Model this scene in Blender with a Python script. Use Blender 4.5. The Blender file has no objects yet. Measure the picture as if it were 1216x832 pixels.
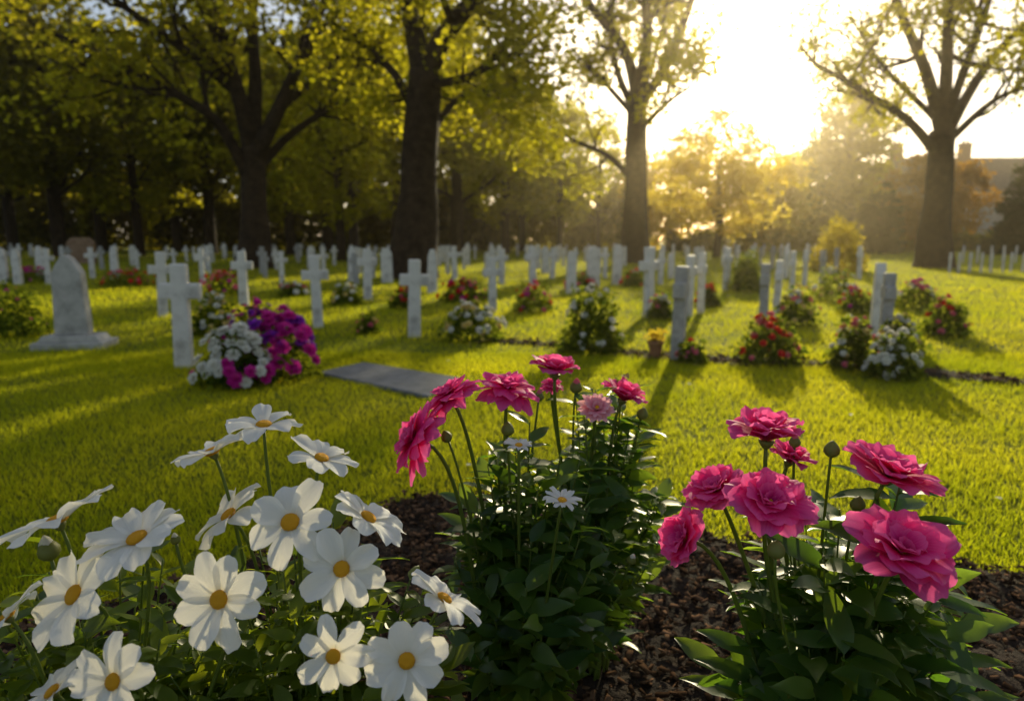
import bpy, bmesh, math, random
import numpy as np
from mathutils import Vector, Matrix
R = math.radians
C = bpy.context.scene.collection
random.seed(7); rg = np.random.default_rng(11)
# ------------------------------------------------------------------ camera
H = 1.0; PIT = R(9.2); FPX = 811.0
def ray(px, py):
    x = (px-608)/FPX; c = (416-py)/FPX
    return Vector((x, math.cos(PIT)+c*math.sin(PIT), -math.sin(PIT)+c*math.cos(PIT)))
def P(px, py, Y):
    d = ray(px, py); return Vector((0,0,H)) + d*(Y/d.y)
def G(px, py, z=0.0):
    d = ray(px, py); return Vector((0,0,H)) + d*((z-H)/d.z)
cd = bpy.data.cameras.new('camera'); cam = bpy.data.objects.new('camera', cd); C.objects.link(cam)
cam.location = (0,0,H); cam.rotation_euler = (math.pi/2-PIT, 0, 0)
cd.lens = 24; cd.sensor_width = 36; cd.clip_end = 2000; cd.clip_start = .02
cd.dof.use_dof = True; cd.dof.focus_distance = 1.02; cd.dof.aperture_fstop = 3.8
bpy.context.scene.camera = cam
# ------------------------------------------------------------------ light
EL = R(15.5); AZ = R(17.7); EG = R(12.8)
S = Vector((math.sin(AZ)*math.cos(EL), math.cos(AZ)*math.cos(EL), math.sin(EL)))
SG = Vector((math.sin(AZ)*math.cos(EG), math.cos(AZ)*math.cos(EG), math.sin(EG)))
sl = bpy.data.lights.new('sun', 'SUN'); sl.energy = 5.0; sl.angle = R(.6); sl.color = (1, .86, .54)
so = bpy.data.objects.new('sun', sl); C.objects.link(so); so.rotation_euler = S.to_track_quat('Z', 'Y').to_euler()
w = bpy.data.worlds.new('World'); bpy.context.scene.world = w; w.use_nodes = True
nt = w.node_tree; N = nt.nodes; Lk = nt.links; N.clear()
sky = N.new('ShaderNodeTexSky'); sky.sky_type = 'NISHITA'; sky.sun_disc = False
sky.sun_elevation = EL; sky.sun_rotation = AZ; sky.dust_density = 1.6; sky.air_density = 1.0; sky.ozone_density = 1.5
tc = N.new('ShaderNodeTexCoord')
dt = N.new('ShaderNodeVectorMath'); dt.operation = 'DOT_PRODUCT'; dt.inputs[1].default_value = SG
Lk.new(tc.outputs['Generated'], dt.inputs[0])
mx = N.new('ShaderNodeMath'); mx.operation = 'MAXIMUM'; mx.inputs[1].default_value = 0; Lk.new(dt.outputs['Value'], mx.inputs[0])
def glow_or_fill(power, col, amt):
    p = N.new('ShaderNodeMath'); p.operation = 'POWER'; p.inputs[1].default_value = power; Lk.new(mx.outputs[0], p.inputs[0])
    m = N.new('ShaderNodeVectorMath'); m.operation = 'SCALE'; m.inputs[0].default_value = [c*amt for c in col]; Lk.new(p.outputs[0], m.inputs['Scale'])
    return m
bg = N.new('ShaderNodeBackground'); bg.inputs['Strength'].default_value = .09
acc = sky.outputs['Color']
for pw, col, amt in ((1800, (1,.9,.65), 300), (190, (1,.84,.52), 16), (8, (1,.90,.74), 1.0), (0, (.99,1,1.03), 2.1)):  # sun glow terms, then an even fill added all round to lift shade
    g = glow_or_fill(pw, col, amt); a = N.new('ShaderNodeVectorMath'); a.operation = 'ADD'
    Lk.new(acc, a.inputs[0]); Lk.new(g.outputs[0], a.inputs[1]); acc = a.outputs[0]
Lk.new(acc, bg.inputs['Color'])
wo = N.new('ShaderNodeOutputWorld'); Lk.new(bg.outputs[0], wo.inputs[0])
sc = bpy.context.scene; sc.view_settings.view_transform = 'Standard'; sc.view_settings.look = 'None'; sc.view_settings.exposure = 0
# ------------------------------------------------------------------ helpers
def tag(o, label=None, cat=None, group=None, kind=None):
    if label: o['label'] = label
    if cat: o['category'] = cat
    if group: o['group'] = group
    if kind: o['kind'] = kind
    return o
def link(name, me, parent=None):
    o = bpy.data.objects.new(name, me); C.objects.link(o)
    if parent: o.parent = parent
    return o
def empty(name, loc, rz=0):
    o = bpy.data.objects.new(name, None); C.objects.link(o); o.location = loc; o.rotation_euler = (0,0,rz); o.empty_display_size = .1
    return o
def fast(name, V, F, mat, smooth=False, attrs=None):
    V = np.ascontiguousarray(V, dtype=np.float32); F = np.ascontiguousarray(F, dtype=np.int32)
    me = bpy.data.meshes.new(name)
    me.vertices.add(len(V)); me.vertices.foreach_set('co', V.ravel())
    me.loops.add(F.size); me.loops.foreach_set('vertex_index', F.ravel())
    me.polygons.add(len(F)); me.polygons.foreach_set('loop_start', np.arange(0, F.size, F.shape[1], dtype=np.int32))
    if smooth: me.polygons.foreach_set('use_smooth', np.ones(len(F), dtype=bool))
    if attrs:
        for k, a in attrs.items():
            at = me.attributes.new(k, 'FLOAT', 'POINT'); at.data.foreach_set('value', np.ascontiguousarray(a, dtype=np.float32))
    me.update(calc_edges=True); me.materials.append(mat)
    return me
class MB:
    def __init__(s): s.v = []; s.f = []
    def add(s, vs, fs):
        b = len(s.v); s.v += [tuple(x) for x in vs]; s.f += [tuple(i+b for i in q) for q in fs]
    def box(s, x0,x1,y0,y1,z0,z1):
        s.add([(x0,y0,z0),(x1,y0,z0),(x1,y1,z0),(x0,y1,z0),(x0,y0,z1),(x1,y0,z1),(x1,y1,z1),(x0,y1,z1)],
              [(0,3,2,1),(4,5,6,7),(0,1,5,4),(1,2,6,5),(2,3,7,6),(3,0,4,7)])
    def tube(s, pts, rad, n=8, wob=0):
        vs = []; fs = []; up = Vector((.13,.31,.94))
        m = len(pts); pu = None
        for i, p in enumerate(pts):
            d = (pts[min(i+1,m-1)]-pts[max(i-1,0)]).normalized()
            a = (pu if pu is not None else d.cross(up if abs(d.dot(up))<.95 else Vector((1,0,0))))
            a = (a - d*a.dot(d)).normalized(); pu = a; b = d.cross(a)
            for k in range(n):
                t = 2*math.pi*k/n; r = rad[i]*(1+wob*math.sin(3*t+i*.9)+wob*.6*math.sin(5*t-i*.5))
                vs.append(p+a*math.cos(t)*r+b*math.sin(t)*r)
        for i in range(m-1):
            for k in range(n):
                k2 = (k+1)%n; fs.append((i*n+k, i*n+k2, (i+1)*n+k2, (i+1)*n+k))
        fs.append(tuple(range(n))[::-1]); fs.append(tuple((m-1)*n+k for k in range(n)))
        s.add(vs, fs)
    def mesh(s, name, mat, smooth=True):
        me = bpy.data.meshes.new(name); me.from_pydata(s.v, [], s.f); me.materials.append(mat)
        if smooth: me.polygons.foreach_set('use_smooth', [True]*len(me.polygons))
        me.update(); return me
    def build(s, name, mat, parent=None, smooth=True): return link(name, s.mesh(name, mat, smooth), parent)
def frames(D, up):
    D = D/np.linalg.norm(D, axis=1, keepdims=True)
    Sd = np.cross(up, D); Sd /= np.linalg.norm(Sd, axis=1, keepdims=True)+1e-9
    Nn = np.cross(D, Sd)
    return np.stack([D, Sd, Nn], axis=2)          # columns
def scatter(T, F, M, pos, scl):
    n = len(pos); V = np.einsum('nij,kj->nki', M, T)*scl[:,None,None] + pos[:,None,:]
    k = len(T); FF = (F[None]+ (np.arange(n)*k)[:,None,None]).reshape(-1, F.shape[1])
    return V.reshape(-1,3), FF
DIA = np.array([(0,0,0),(.5,.34,.04),(1,0,-.03),(.5,-.34,.04)]); DIAF = np.array([[0,3,2,1]])
def leafcloud(name, pos, size, mat, jit=.35, droop=0.0):
    n = len(pos); D = rg.normal(size=(n,3)); D[:,2] = D[:,2]*.7-droop; up = rg.normal(size=(n,3))
    V, F = scatter(DIA, DIAF, frames(D, up), pos, size*(1+rg.uniform(-jit, jit, n)))
    return fast(name, V, F, mat)
# ------------------------------------------------------------------ materials
def mat(name):
    m = bpy.data.materials.new(name); m.use_nodes = True; t = m.node_tree; t.nodes.clear()
    o = t.nodes.new('ShaderNodeOutputMaterial'); return m, t, o
def nd(t, ty, **kw):
    n = t.nodes.new(ty)
    for k, v in kw.items(): setattr(n, k, v)
    return n
def ramp(t, src, stops):
    r = nd(t, 'ShaderNodeValToRGB'); e = r.color_ramp.elements
    while len(e) < len(stops): e.new(.5)
    for q, (p, c) in zip(e, stops): q.position = p; q.color = (*c, 1)
    t.links.new(src, r.inputs[0]); return r.outputs[0]
def noise(t, scale, detail=4, coord=None, rough=.6):
    n = nd(t, 'ShaderNodeTexNoise'); n.inputs['Scale'].default_value = scale; n.inputs['Detail'].default_value = detail; n.inputs['Roughness'].default_value = rough
    if coord is None:
        coord = nd(t, 'ShaderNodeTexCoord').outputs['Object']
    t.links.new(coord, n.inputs['Vector']); return n.outputs['Fac']
def leaf_mat(name, c0, c1, tr0, tr1, tf=.5, rough=.5, spec=.3, big=None, simple=False):
    m, t, o = mat(name); g = nd(t, 'ShaderNodeNewGeometry'); rnd = g.outputs['Random Per Island']
    if big:
        nz = noise(t, big, 1, g.outputs['Position']); ma = nd(t, 'ShaderNodeMath', operation='MULTIPLY_ADD'); t.links.new(rnd, ma.inputs[0]); ma.inputs[1].default_value = .45
        m2 = nd(t, 'ShaderNodeMath', operation='MULTIPLY_ADD'); t.links.new(nz, m2.inputs[0]); m2.inputs[1].default_value = 1.8; m2.inputs[2].default_value = -.62
        t.links.new(m2.outputs[0], ma.inputs[2]); rnd = ma.outputs[0]
    a = ramp(t, rnd, [(0, c0), (1, c1)]); b = ramp(t, rnd, [(0, tr0), (1, tr1)])
    if simple:
        p = nd(t, 'ShaderNodeBsdfDiffuse'); t.links.new(a, p.inputs['Color'])
    else:
        p = nd(t, 'ShaderNodeBsdfPrincipled'); p.inputs['Roughness'].default_value = rough; p.inputs['Specular IOR Level'].default_value = spec; t.links.new(a, p.inputs['Base Color'])
    q = nd(t, 'ShaderNodeBsdfTranslucent'); t.links.new(b, q.inputs['Color'])
    x = nd(t, 'ShaderNodeMixShader'); x.inputs[0].default_value = tf; t.links.new(p.outputs[0], x.inputs[1]); t.links.new(q.outputs[0], x.inputs[2]); t.links.new(x.outputs[0], o.inputs[0])
    return m
def solid_mat(name, stops, scale=4, rough=.8, bump=.3, bscale=30, spec=.3, detail=5, dist=.02):
    m, t, o = mat(name); c = ramp(t, noise(t, scale, detail), stops)
    p = nd(t, 'ShaderNodeBsdfPrincipled'); p.inputs['Roughness'].default_value = rough; p.inputs['Specular IOR Level'].default_value = spec; t.links.new(c, p.inputs['Base Color'])
    if bump:
        b = nd(t, 'ShaderNodeBump'); b.inputs['Strength'].default_value = bump; b.inputs['Distance'].default_value = dist; t.links.new(noise(t, bscale, 6), b.inputs['Height']); t.links.new(b.outputs[0], p.inputs['Normal'])
    t.links.new(p.outputs[0], o.inputs[0]); return m
def petal_mat(name, stops, tstops, tf=.4, vein=.25):
    m, t, o = mat(name)
    at = nd(t, 'ShaderNodeAttribute', attribute_name='t').outputs['Fac']; as_ = nd(t, 'ShaderNodeAttribute', attribute_name='s').outputs['Fac']
    g = nd(t, 'ShaderNodeNewGeometry'); cb = nd(t, 'ShaderNodeCombineXYZ')
    ms = nd(t, 'ShaderNodeMath', operation='MULTIPLY'); ms.inputs[1].default_value = 9; t.links.new(as_, ms.inputs[0]); t.links.new(ms.outputs[0], cb.inputs[0])
    mt = nd(t, 'ShaderNodeMath', operation='MULTIPLY'); mt.inputs[1].default_value = 1.2; t.links.new(at, mt.inputs[0]); t.links.new(mt.outputs[0], cb.inputs[1])
    mr = nd(t, 'ShaderNodeMath', operation='MULTIPLY'); mr.inputs[1].default_value = 40; t.links.new(g.outputs['Random Per Island'], mr.inputs[0]); t.links.new(mr.outputs[0], cb.inputs[2])
    nz = noise(t, 1.0, 3, cb.outputs[0])
    sh = nd(t, 'ShaderNodeMath', operation='MULTIPLY_ADD'); sh.inputs[1].default_value = vein; t.links.new(nz, sh.inputs[0])
    sb = nd(t, 'ShaderNodeMath', operation='SUBTRACT'); sb.inputs[1].default_value = vein*.5; t.links.new(at, sb.inputs[0]); t.links.new(sb.outputs[0], sh.inputs[2])
    a = ramp(t, sh.outputs[0], stops); b = ramp(t, sh.outputs[0], tstops)
    p = nd(t, 'ShaderNodeBsdfPrincipled'); p.inputs['Roughness'].default_value = .55; p.inputs['Specular IOR Level'].default_value = .2; t.links.new(a, p.inputs['Base Color'])
    bu = nd(t, 'ShaderNodeBump'); bu.inputs['Strength'].default_value = .6; bu.inputs['Distance'].default_value = .002; t.links.new(nz, bu.inputs['Height']); t.links.new(bu.outputs[0], p.inputs['Normal'])
    q = nd(t, 'ShaderNodeBsdfTranslucent'); t.links.new(b, q.inputs['Color'])
    x = nd(t, 'ShaderNodeMixShader'); x.inputs[0].default_value = tf; t.links.new(p.outputs[0], x.inputs[1]); t.links.new(q.outputs[0], x.inputs[2]); t.links.new(x.outputs[0], o.inputs[0])
    return m
M_grass = leaf_mat('grass_blades', (.08,.11,.008), (.25,.24,.016), (.52,.60,.012), (.98,.90,.025), .64, .45, .3, big=.7, simple=True)
M_tree = leaf_mat('tree_leaves', (.022,.032,.004), (.075,.07,.008), (.36,.36,.010), (.98,.86,.03), .62, .5, .3, big=.35, simple=True)
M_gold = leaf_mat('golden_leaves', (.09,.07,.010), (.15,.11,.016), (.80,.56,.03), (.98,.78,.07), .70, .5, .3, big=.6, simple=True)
M_amber = leaf_mat('amber_leaves', (.10,.085,.010), (.18,.14,.016), (.55,.45,.02), (.90,.72,.05), .6, .5, .3, simple=True)
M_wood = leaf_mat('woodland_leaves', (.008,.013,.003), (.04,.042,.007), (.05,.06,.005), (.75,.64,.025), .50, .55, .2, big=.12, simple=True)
M_orange = leaf_mat('russet_leaves', (.12,.06,.015), (.20,.11,.03), (.45,.22,.02), (.65,.34,.04), .5, .55, .2, simple=True)
M_conif = leaf_mat('conifer_needles', (.010,.020,.010), (.03,.045,.015), (.04,.07,.01), (.10,.12,.02), .3, .6, .2, simple=True)
M_bush = leaf_mat('bush_leaves', (.02,.04,.010), (.06,.085,.015), (.12,.20,.012), (.50,.54,.03), .5, .4, .4, simple=True)
M_fol = leaf_mat('bed_leaves', (.016,.055,.016), (.055,.12,.026), (.12,.28,.016), (.55,.74,.04), .52, .36, .5)
M_dfol = leaf_mat('daisy_leaves', (.02,.05,.010), (.08,.13,.016), (.24,.38,.012), (.75,.82,.03), .54, .4, .4)
M_stem = leaf_mat('green_stem', (.08,.13,.02), (.14,.18,.03), (.2,.28,.04), (.3,.38,.04), .3, .45, .35)
M_bark = solid_mat('bark', [(.3, (.014,.009,.006)), (.7, (.06,.038,.022))], 5, .9, 1.0, 9, .15, dist=.08)
M_stone = solid_mat('white_marble', [(.3, (.40,.37,.33)), (.5, (.66,.63,.57)), (.75, (.76,.73,.67))], 6, .6, .25, 60, .3, dist=.004)
M_stone2 = solid_mat('grey_granite', [(.3, (.26,.25,.23)), (.7, (.46,.44,.41))], 12, .7, .3, 70, .3, dist=.004)
M_stone3 = solid_mat('weathered_marble', [(.3, (.26,.25,.22)), (.55, (.46,.44,.40)), (.75, (.56,.54,.49))], 7, .7, .3, 60, .3, dist=.004)
M_tan = solid_mat('brown_sandstone', [(.3, (.20,.12,.07)), (.7, (.34,.22,.14))], 6, .8, .3, 40, .2, dist=.006)
M_slab = solid_mat('slab_granite', [(.3, (.10,.105,.11)), (.7, (.20,.205,.21))], 14, .6, .3, 70, .4, dist=.003)
M_soil = solid_mat('dark_soil', [(.35, (.014,.009,.006)), (.7, (.05,.032,.022))], 18, .95, 1.0, 60, .15, dist=.02)
M_chip = leaf_mat('bark_chips', (.022,.013,.008), (.19,.11,.065), (.02,.01,.005), (.05,.03,.01), .04, .85, .2, simple=True)
M_white = petal_mat('white_petals', [(0,(.74,.74,.50)),(.25,(.86,.87,.85)),(1,(.90,.91,.90))], [(0,(.8,.68,.3)),(.3,(.94,.88,.72)),(1,(.97,.91,.76))], .44, .25)
M_pink = petal_mat('pink_petals', [(0,(.75,.30,.12)),(.14,(.48,.008,.16)),(.6,(.78,.025,.30)),(.95,(.92,.14,.46))], [(0,(.9,.3,.15)),(.3,(.90,.02,.22)),(1,(.98,.18,.44))], .54, .55)
M_pale = petal_mat('pale_pink_petals', [(0,(.70,.15,.12)),(.4,(.80,.22,.34)),(1,(.90,.55,.60))], [(0,(.8,.3,.2)),(1,(.95,.5,.55))], .42, .4)
M_yel = solid_mat('yellow_florets', [(.3, (.82,.30,.01)), (.7, (.98,.56,.03))], 60, .7, .8, 400, .2, dist=.003)
M_bud = leaf_mat('bud_green', (.13,.16,.04), (.20,.21,.06), (.3,.34,.06), (.4,.4,.07), .3, .5, .3)
M_terra = solid_mat('terracotta', [(.3, (.26,.12,.06)), (.7, (.38,.19,.10))], 8, .85, .3, 40, .2, dist=.004)
M_bl = {k: leaf_mat(k+'_blooms', a, b, c, d, .45, .55, .2, simple=True) for k, a, b, c, d in (
    ('white', (.7,.71,.66), (.85,.85,.8), (.8,.75,.6), (.9,.85,.7)), ('magenta', (.5,.015,.26), (.7,.05,.4), (.7,.04,.35), (.9,.1,.5)),
    ('red', (.55,.012,.02), (.75,.05,.04), (.8,.03,.03), (.95,.12,.06)), ('pink', (.65,.10,.18), (.8,.25,.32), (.85,.2,.25), (.95,.4,.4)),
    ('yellow', (.65,.5,.15), (.8,.68,.3), (.85,.65,.2), (.95,.8,.35)), ('purple', (.22,.025,.40), (.4,.06,.55), (.4,.06,.6), (.55,.12,.7)))}
# ------------------------------------------------------------------ the hazy evening air, enclosing the whole place
m, t, o = mat('evening_haze'); vsn = nd(t, 'ShaderNodeVolumeScatter'); vsn.inputs['Color'].default_value = (1,.84,.56,1); vsn.inputs['Density'].default_value = .0011; vsn.inputs['Anisotropy'].default_value = .84
t.links.new(vsn.outputs[0], o.inputs['Volume'])
hz = MB(); hz.box(-110,120,-25,130,-1.5,19); tag(hz.build('sky', m, smooth=False), 'box of thin golden evening haze enclosing the graveyard', 'sky', kind='structure')  # added volume box that scatters haze; the sky proper is the world shader
# ------------------------------------------------------------------ ground
m, t, o = mat('lawn_soil'); g = nd(t, 'ShaderNodeNewGeometry')
c = ramp(t, noise(t, .6, 6, g.outputs['Position']), [(.3, (.08,.10,.010)), (.55, (.14,.16,.014)), (.75, (.20,.19,.02))])
p = nd(t, 'ShaderNodeBsdfPrincipled'); p.inputs['Roughness'].default_value = .95; p.inputs['Specular IOR Level'].default_value = .1; t.links.new(c, p.inputs['Base Color'])
b = nd(t, 'ShaderNodeBump'); b.inputs['Strength'].default_value = 1; b.inputs['Distance'].default_value = .05; t.links.new(noise(t, 25, 6, g.outputs['Position']), b.inputs['Height']); t.links.new(b.outputs[0], p.inputs['Normal']); t.links.new(p.outputs[0], o.inputs[0])
gb = MB(); gb.add([(-600,-60,0),(600,-60,0),(600,900,0),(-600,900,0)], [(0,1,2,3)])
tag(gb.build('ground', m, smooth=False), 'flat graveyard lawn stretching to the trees', 'ground', kind='structure')
def poly(pts): return np.array([(q.x, q.y) for q in pts])
BED = np.vstack([poly([G(-250,800), G(0,768), G(250,690), G(420,625), G(480,594), G(640,600), G(780,640), G(1000,655), G(1216,688), G(1500,740)]), [(3.2,.15), (-2.4,.15)]])
STRIP = poly([G(560,402), G(680,410), G(760,419), G(860,424), G(1000,432), G(1100,438), G(1216,452), G(1500,474), G(1500,482), G(1216,460), G(1100,447), G(1000,438), G(860,433), G(760,426), G(680,414), G(560,405)])
def inside(x, y, pg):
    c = np.zeros(len(x), bool); j = len(pg)-1
    for i in range(len(pg)):
        xi, yi = pg[i]; xj, yj = pg[j]
        k = ((yi > y) != (yj > y)) & (x < (xj-xi)*(y-yi)/(yj-yi+1e-12)+xi); c ^= k; j = i
    return c
def wav(x, y, f, s=0):
    return np.sin(x*f+s+1.7*np.sin(y*f*.7+s))*np.cos(y*f*1.1+s*2+1.3*np.sin(x*f*.6))
def soil(name, pg, step, hgt, label, kindmat):
    x0, y0 = pg.min(0)-.15; x1, y1 = pg.max(0)+.15
    xs = np.arange(x0, x1, step); ys = np.arange(y0, y1, step); X, Y = np.meshgrid(xs, ys); sh = X.shape
    X = X.ravel(); Y = Y.ravel()
    msk = np.zeros(len(X)); 
    for dx in (-.06,0,.06):
        for dy in (-.06,0,.06): msk += inside(X+dx+.03*wav(X,Y,9), Y+dy+.03*wav(X,Y,11,2), pg)
    msk /= 9
    z = msk*(hgt + .35*hgt*wav(X,Y,14) + .25*hgt*wav(X,Y,31,1)+ rg.uniform(-.12,.12,len(X))*hgt) - .012*(msk < .3)
    idx = np.arange(len(X)).reshape(sh); F = np.stack([idx[:-1,:-1], idx[:-1,1:], idx[1:,1:], idx[1:,:-1]], -1).reshape(-1,4)
    keep = msk[F].max(1) > 0
    tag(link(name, fast(name, np.stack([X,Y,z],1), F[keep], M_soil, True)), label, 'soil', kind='structure')
soil('flower_bed_soil', BED, .022, .035, 'dark soil bed under the foreground flowers', M_soil)
soil('grave_border_soil', STRIP, .04, .022, 'narrow strip of dark soil along the nearest grave row', M_soil)
def chips(name, pg, n, size, label, zb):
    x0, y0 = pg.min(0); x1, y1 = pg.max(0); X = rg.uniform(x0,x1,n); Y = rg.uniform(y0,y1,n)
    k = inside(X, Y, pg); X = X[k]; Y = Y[k]; n = len(X)
    T = np.array([(-.5,-.25,0),(.5,-.18,.05),(.42,.22,0),(-.4,.2,.06),(-.45,-.2,.14),(.4,-.14,.2),(.36,.18,.15),(-.36,.16,.2)])
    Fq = np.array([[0,3,2,1],[4,5,6,7],[0,1,5,4],[1,2,6,5],[2,3,7,6],[3,0,4,7]])
    D = rg.normal(size=(n,3)); D[:,2] *= .35; up = rg.normal(size=(n,3))*.5+np.array([0,0,1])
    V, F = scatter(T, Fq, frames(D, up), np.stack([X,Y,zb+rg.uniform(-.008,.014,n)],1), size*rg.uniform(.4,1.5,n)**1.3)
    tag(link(name, fast(name, V, F, M_chip)), label, 'mulch', kind='stuff')
chips('bark_mulch', BED, 42000, .020, 'loose bark mulch scattered over the flower bed', .035)
chips('bark_mulch', STRIP, 9000, .035, 'bark mulch lying along the soil strip by the graves', .020)
# slab
SL = [G(378,445), G(432,433), G(548,452), G(508,474)]
slab_poly = poly(SL)
# grass
def grass(n, ymin, ymax, power, hh, ww, two):
    u = rg.uniform(0,1,n); q = power
    Y = (ymin**(1-q)+u*(ymax**(1-q)-ymin**(1-q)))**(1/(1-q)) if q != 1 else ymin*(ymax/ymin)**u
    X = rg.uniform(-1,1,n)*(.80*Y+1.0)
    sj = rg.normal(0,.09,n)
    k = ~inside(X+rg.normal(0,.02,n), Y+rg.normal(0,.02,n), BED) & ~inside(X+sj, Y+sj, STRIP) & ~inside(X, Y, slab_poly)
    X = X[k]; Y = Y[k]; n = len(X)
    sc = np.clip(Y/4.0, 1, 9)**.75
    hgt = hh*rg.uniform(.5,1.3,n)*(1+.3*wav(X,Y,3))*np.clip(Y/6,1,1.5); wd = ww*sc*rg.uniform(.7,1.3,n)
    a = rg.uniform(0, 2*np.pi, n); b = rg.uniform(0, 2*np.pi, n); lean = hgt*rg.uniform(.2,1.0,n)
    dx = np.cos(a)*wd; dy = np.sin(a)*wd; lx = np.cos(b)*lean; ly = np.sin(b)*lean; z0 = np.zeros(n)
    r = [np.stack([X-dx,Y-dy,z0-.004],1), np.stack([X+dx,Y+dy,z0-.004],1)]
    if two:
        r += [np.stack([X+dx*.75+lx*.35,Y+dy*.75+ly*.35,hgt*.6],1), np.stack([X-dx*.75+lx*.35,Y-dy*.75+ly*.35,hgt*.6],1),
              np.stack([X+dx*.1+lx,Y+dy*.1+ly,hgt],1), np.stack([X-dx*.1+lx,Y-dy*.1+ly,hgt],1)]
        T = np.array([[0,1,2,3],[3,2,4,5]]); m = 6
    else:
        r += [np.stack([X+dx*.2+lx,Y+dy*.2+ly,hgt],1), np.stack([X-dx*.2+lx,Y-dy*.2+ly,hgt],1)]; T = np.array([[0,1,2,3]]); m = 4
    V = np.stack(r, 1).reshape(-1,3); F = (T[None]+(np.arange(n)*m)[:,None,None]).reshape(-1,4)
    return V, F
V1, F1 = grass(210000, 1.5, 6, .3, .029, .0018, True)
V2, F2 = grass(240000, 5, 75, 1.15, .034, .0024, False)
tag(link('lawn_grass', fast('lawn_grass', np.vstack([V1,V2]), np.vstack([F1, F2+len(V1)]), M_grass)), 'sunlit mown grass covering the graveyard', 'grass', kind='stuff')
# ------------------------------------------------------------------ trees
def catmull(pts, rad, k=5):
    o = []; r = []
    n = len(pts)
    for i in range(n-1):
        p0 = pts[max(i-1,0)]; p1 = pts[i]; p2 = pts[i+1]; p3 = pts[min(i+2,n-1)]
        for j in range(k):
            t = j/k
            o.append(.5*((2*p1)+(p2-p0)*t+(2*p0-5*p1+4*p2-p3)*t*t+(3*p1-p0-3*p2+p3)*t**3)); r.append(rad[i]+(rad[i+1]-rad[i])*t)
    o.append(pts[-1]); r.append(rad[-1]); return o, r
def rv(s=1): return Vector((random.gauss(0,s), random.gauss(0,s), random.gauss(0,s)))
def branch(mb, p, d, L, r, lev, tips, kids=4):
    pts = [p.copy()]; rad = [r]; n = 5; d = d.normalized()
    for i in range(n):
        d = (d + rv(.16) + Vector((0,0,.05))).normalized(); p = p + d*(L/n); pts.append(p.copy()); rad.append(r*(1-.75*(i+1)/n))
    mb.tube(pts, rad, 6 if lev else 5)
    if lev > 0:
        for i in range(kids):
            j = 1+int(random.random()*4.9); dd = ((pts[j]-pts[j-1]).normalized()*.7+rv(.6)).normalized()
            branch(mb, pts[min(j,5)], dd, L*random.uniform(.4,.65), rad[min(j,5)]*.7+.008, lev-1, tips, kids)
    if lev <= 1: tips += [pts[3], pts[5]]
def tree(name, base, trunkr, Y, limbs, label, cat, lsize, per, spread, lmat, side=5, Lb=3.0, lowcut=None, kids=4, keep=1.0):
    root = empty(name, Vector((P(*base[0], Y).x, Y, 0)))
    off = root.location; mb = MB(); tips = []
    pts = [P(x, y, Y)-off for x, y in base]; pts[0].z = 0
    rr = list(np.linspace(trunkr, trunkr*.78, len(pts)))
    pts = [pts[0]+Vector((0,0,-.3)), pts[0]+Vector((0,0,.25))] + pts[1:]; rr = [trunkr*1.75, trunkr*1.3]+rr[1:]
    a, b = catmull(pts, rr, 6); mb.tube(a, b, 20, .05)
    for li in limbs:
        r0, dy = li[0]; path = li[1:]
        q = [P(x, y, Y+dy*i/(len(path)-1))-off for i, (x, y) in enumerate(path)]
        rad = list(np.linspace(r0, r0*.3, len(q))); a, b = catmull(q, rad, 5); mb.tube(a, b, 10, .04)
        n = len(a)
        for k in range(side):
            i = int(n*random.uniform(.3, .99)); d0 = (a[min(i+1,n-1)]-a[max(i-1,0)]).normalized()
            branch(mb, a[i], d0*.6+rv(.6), Lb*random.uniform(.6,1.2), b[i]*.5+.01, 1, tips, kids)
    mb.build('trunk', M_bark, root)
    T = np.array([tuple(q) for q in tips]); T = T[T[:,2] > (lowcut or 2.2)]; T = T[wav(T[:,0]+T[:,1]*.6, T[:,2], 1.3) > (-1 if keep >= 1 else 1-2*keep-.25)]
    pos = np.repeat(T, per, axis=0)+rg.normal(0, spread, (len(T)*per,3))*np.array([1,1,.7])
    link('crown', leafcloud('crown', pos, lsize, lmat), root)
    return tag(root, label, cat)
tree('oak_tree', [(303,320),(302,250),(300,175)], .50, 24.6, [
    ((.32,-1),(300,185),(278,95),(245,10),(225,-70)), ((.30,1.5),(301,185),(303,100),(300,20),(310,-70)), ((.30,-1.5),(303,190),(335,120),(365,50),(400,-30)),
    ((.22,-3),(296,215),(262,150),(215,115),(130,70),(40,30)), ((.18,2),(306,200),(345,160),(400,125),(450,110)), ((.2,-4),(282,110),(220,60),(150,10),(90,-40)), ((.16,2),(330,130),(390,80),(430,40))],
    'massive dark forked tree standing behind the graves on the left', 'tree', .22, 26, .34, M_tree, side=7)
tree('oak_tree', [(490,332),(497,220),(505,85)], .53, 18.0, [
    ((.34,1),(504,95),(488,20),(470,-70)), ((.32,-1),(505,92),(530,40),(575,-15),(620,-60)), ((.15,2),(500,150),(470,90),(430,50),(400,20)), ((.14,-2),(505,100),(560,90),(600,50)),((.13,3),(500,180),(540,120),(580,110))],
    'tall dark straight trunked tree left of the centre of the graveyard', 'tree', .18, 26, .32, M_tree, side=7, Lb=2.2, lowcut=3.2)
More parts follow.
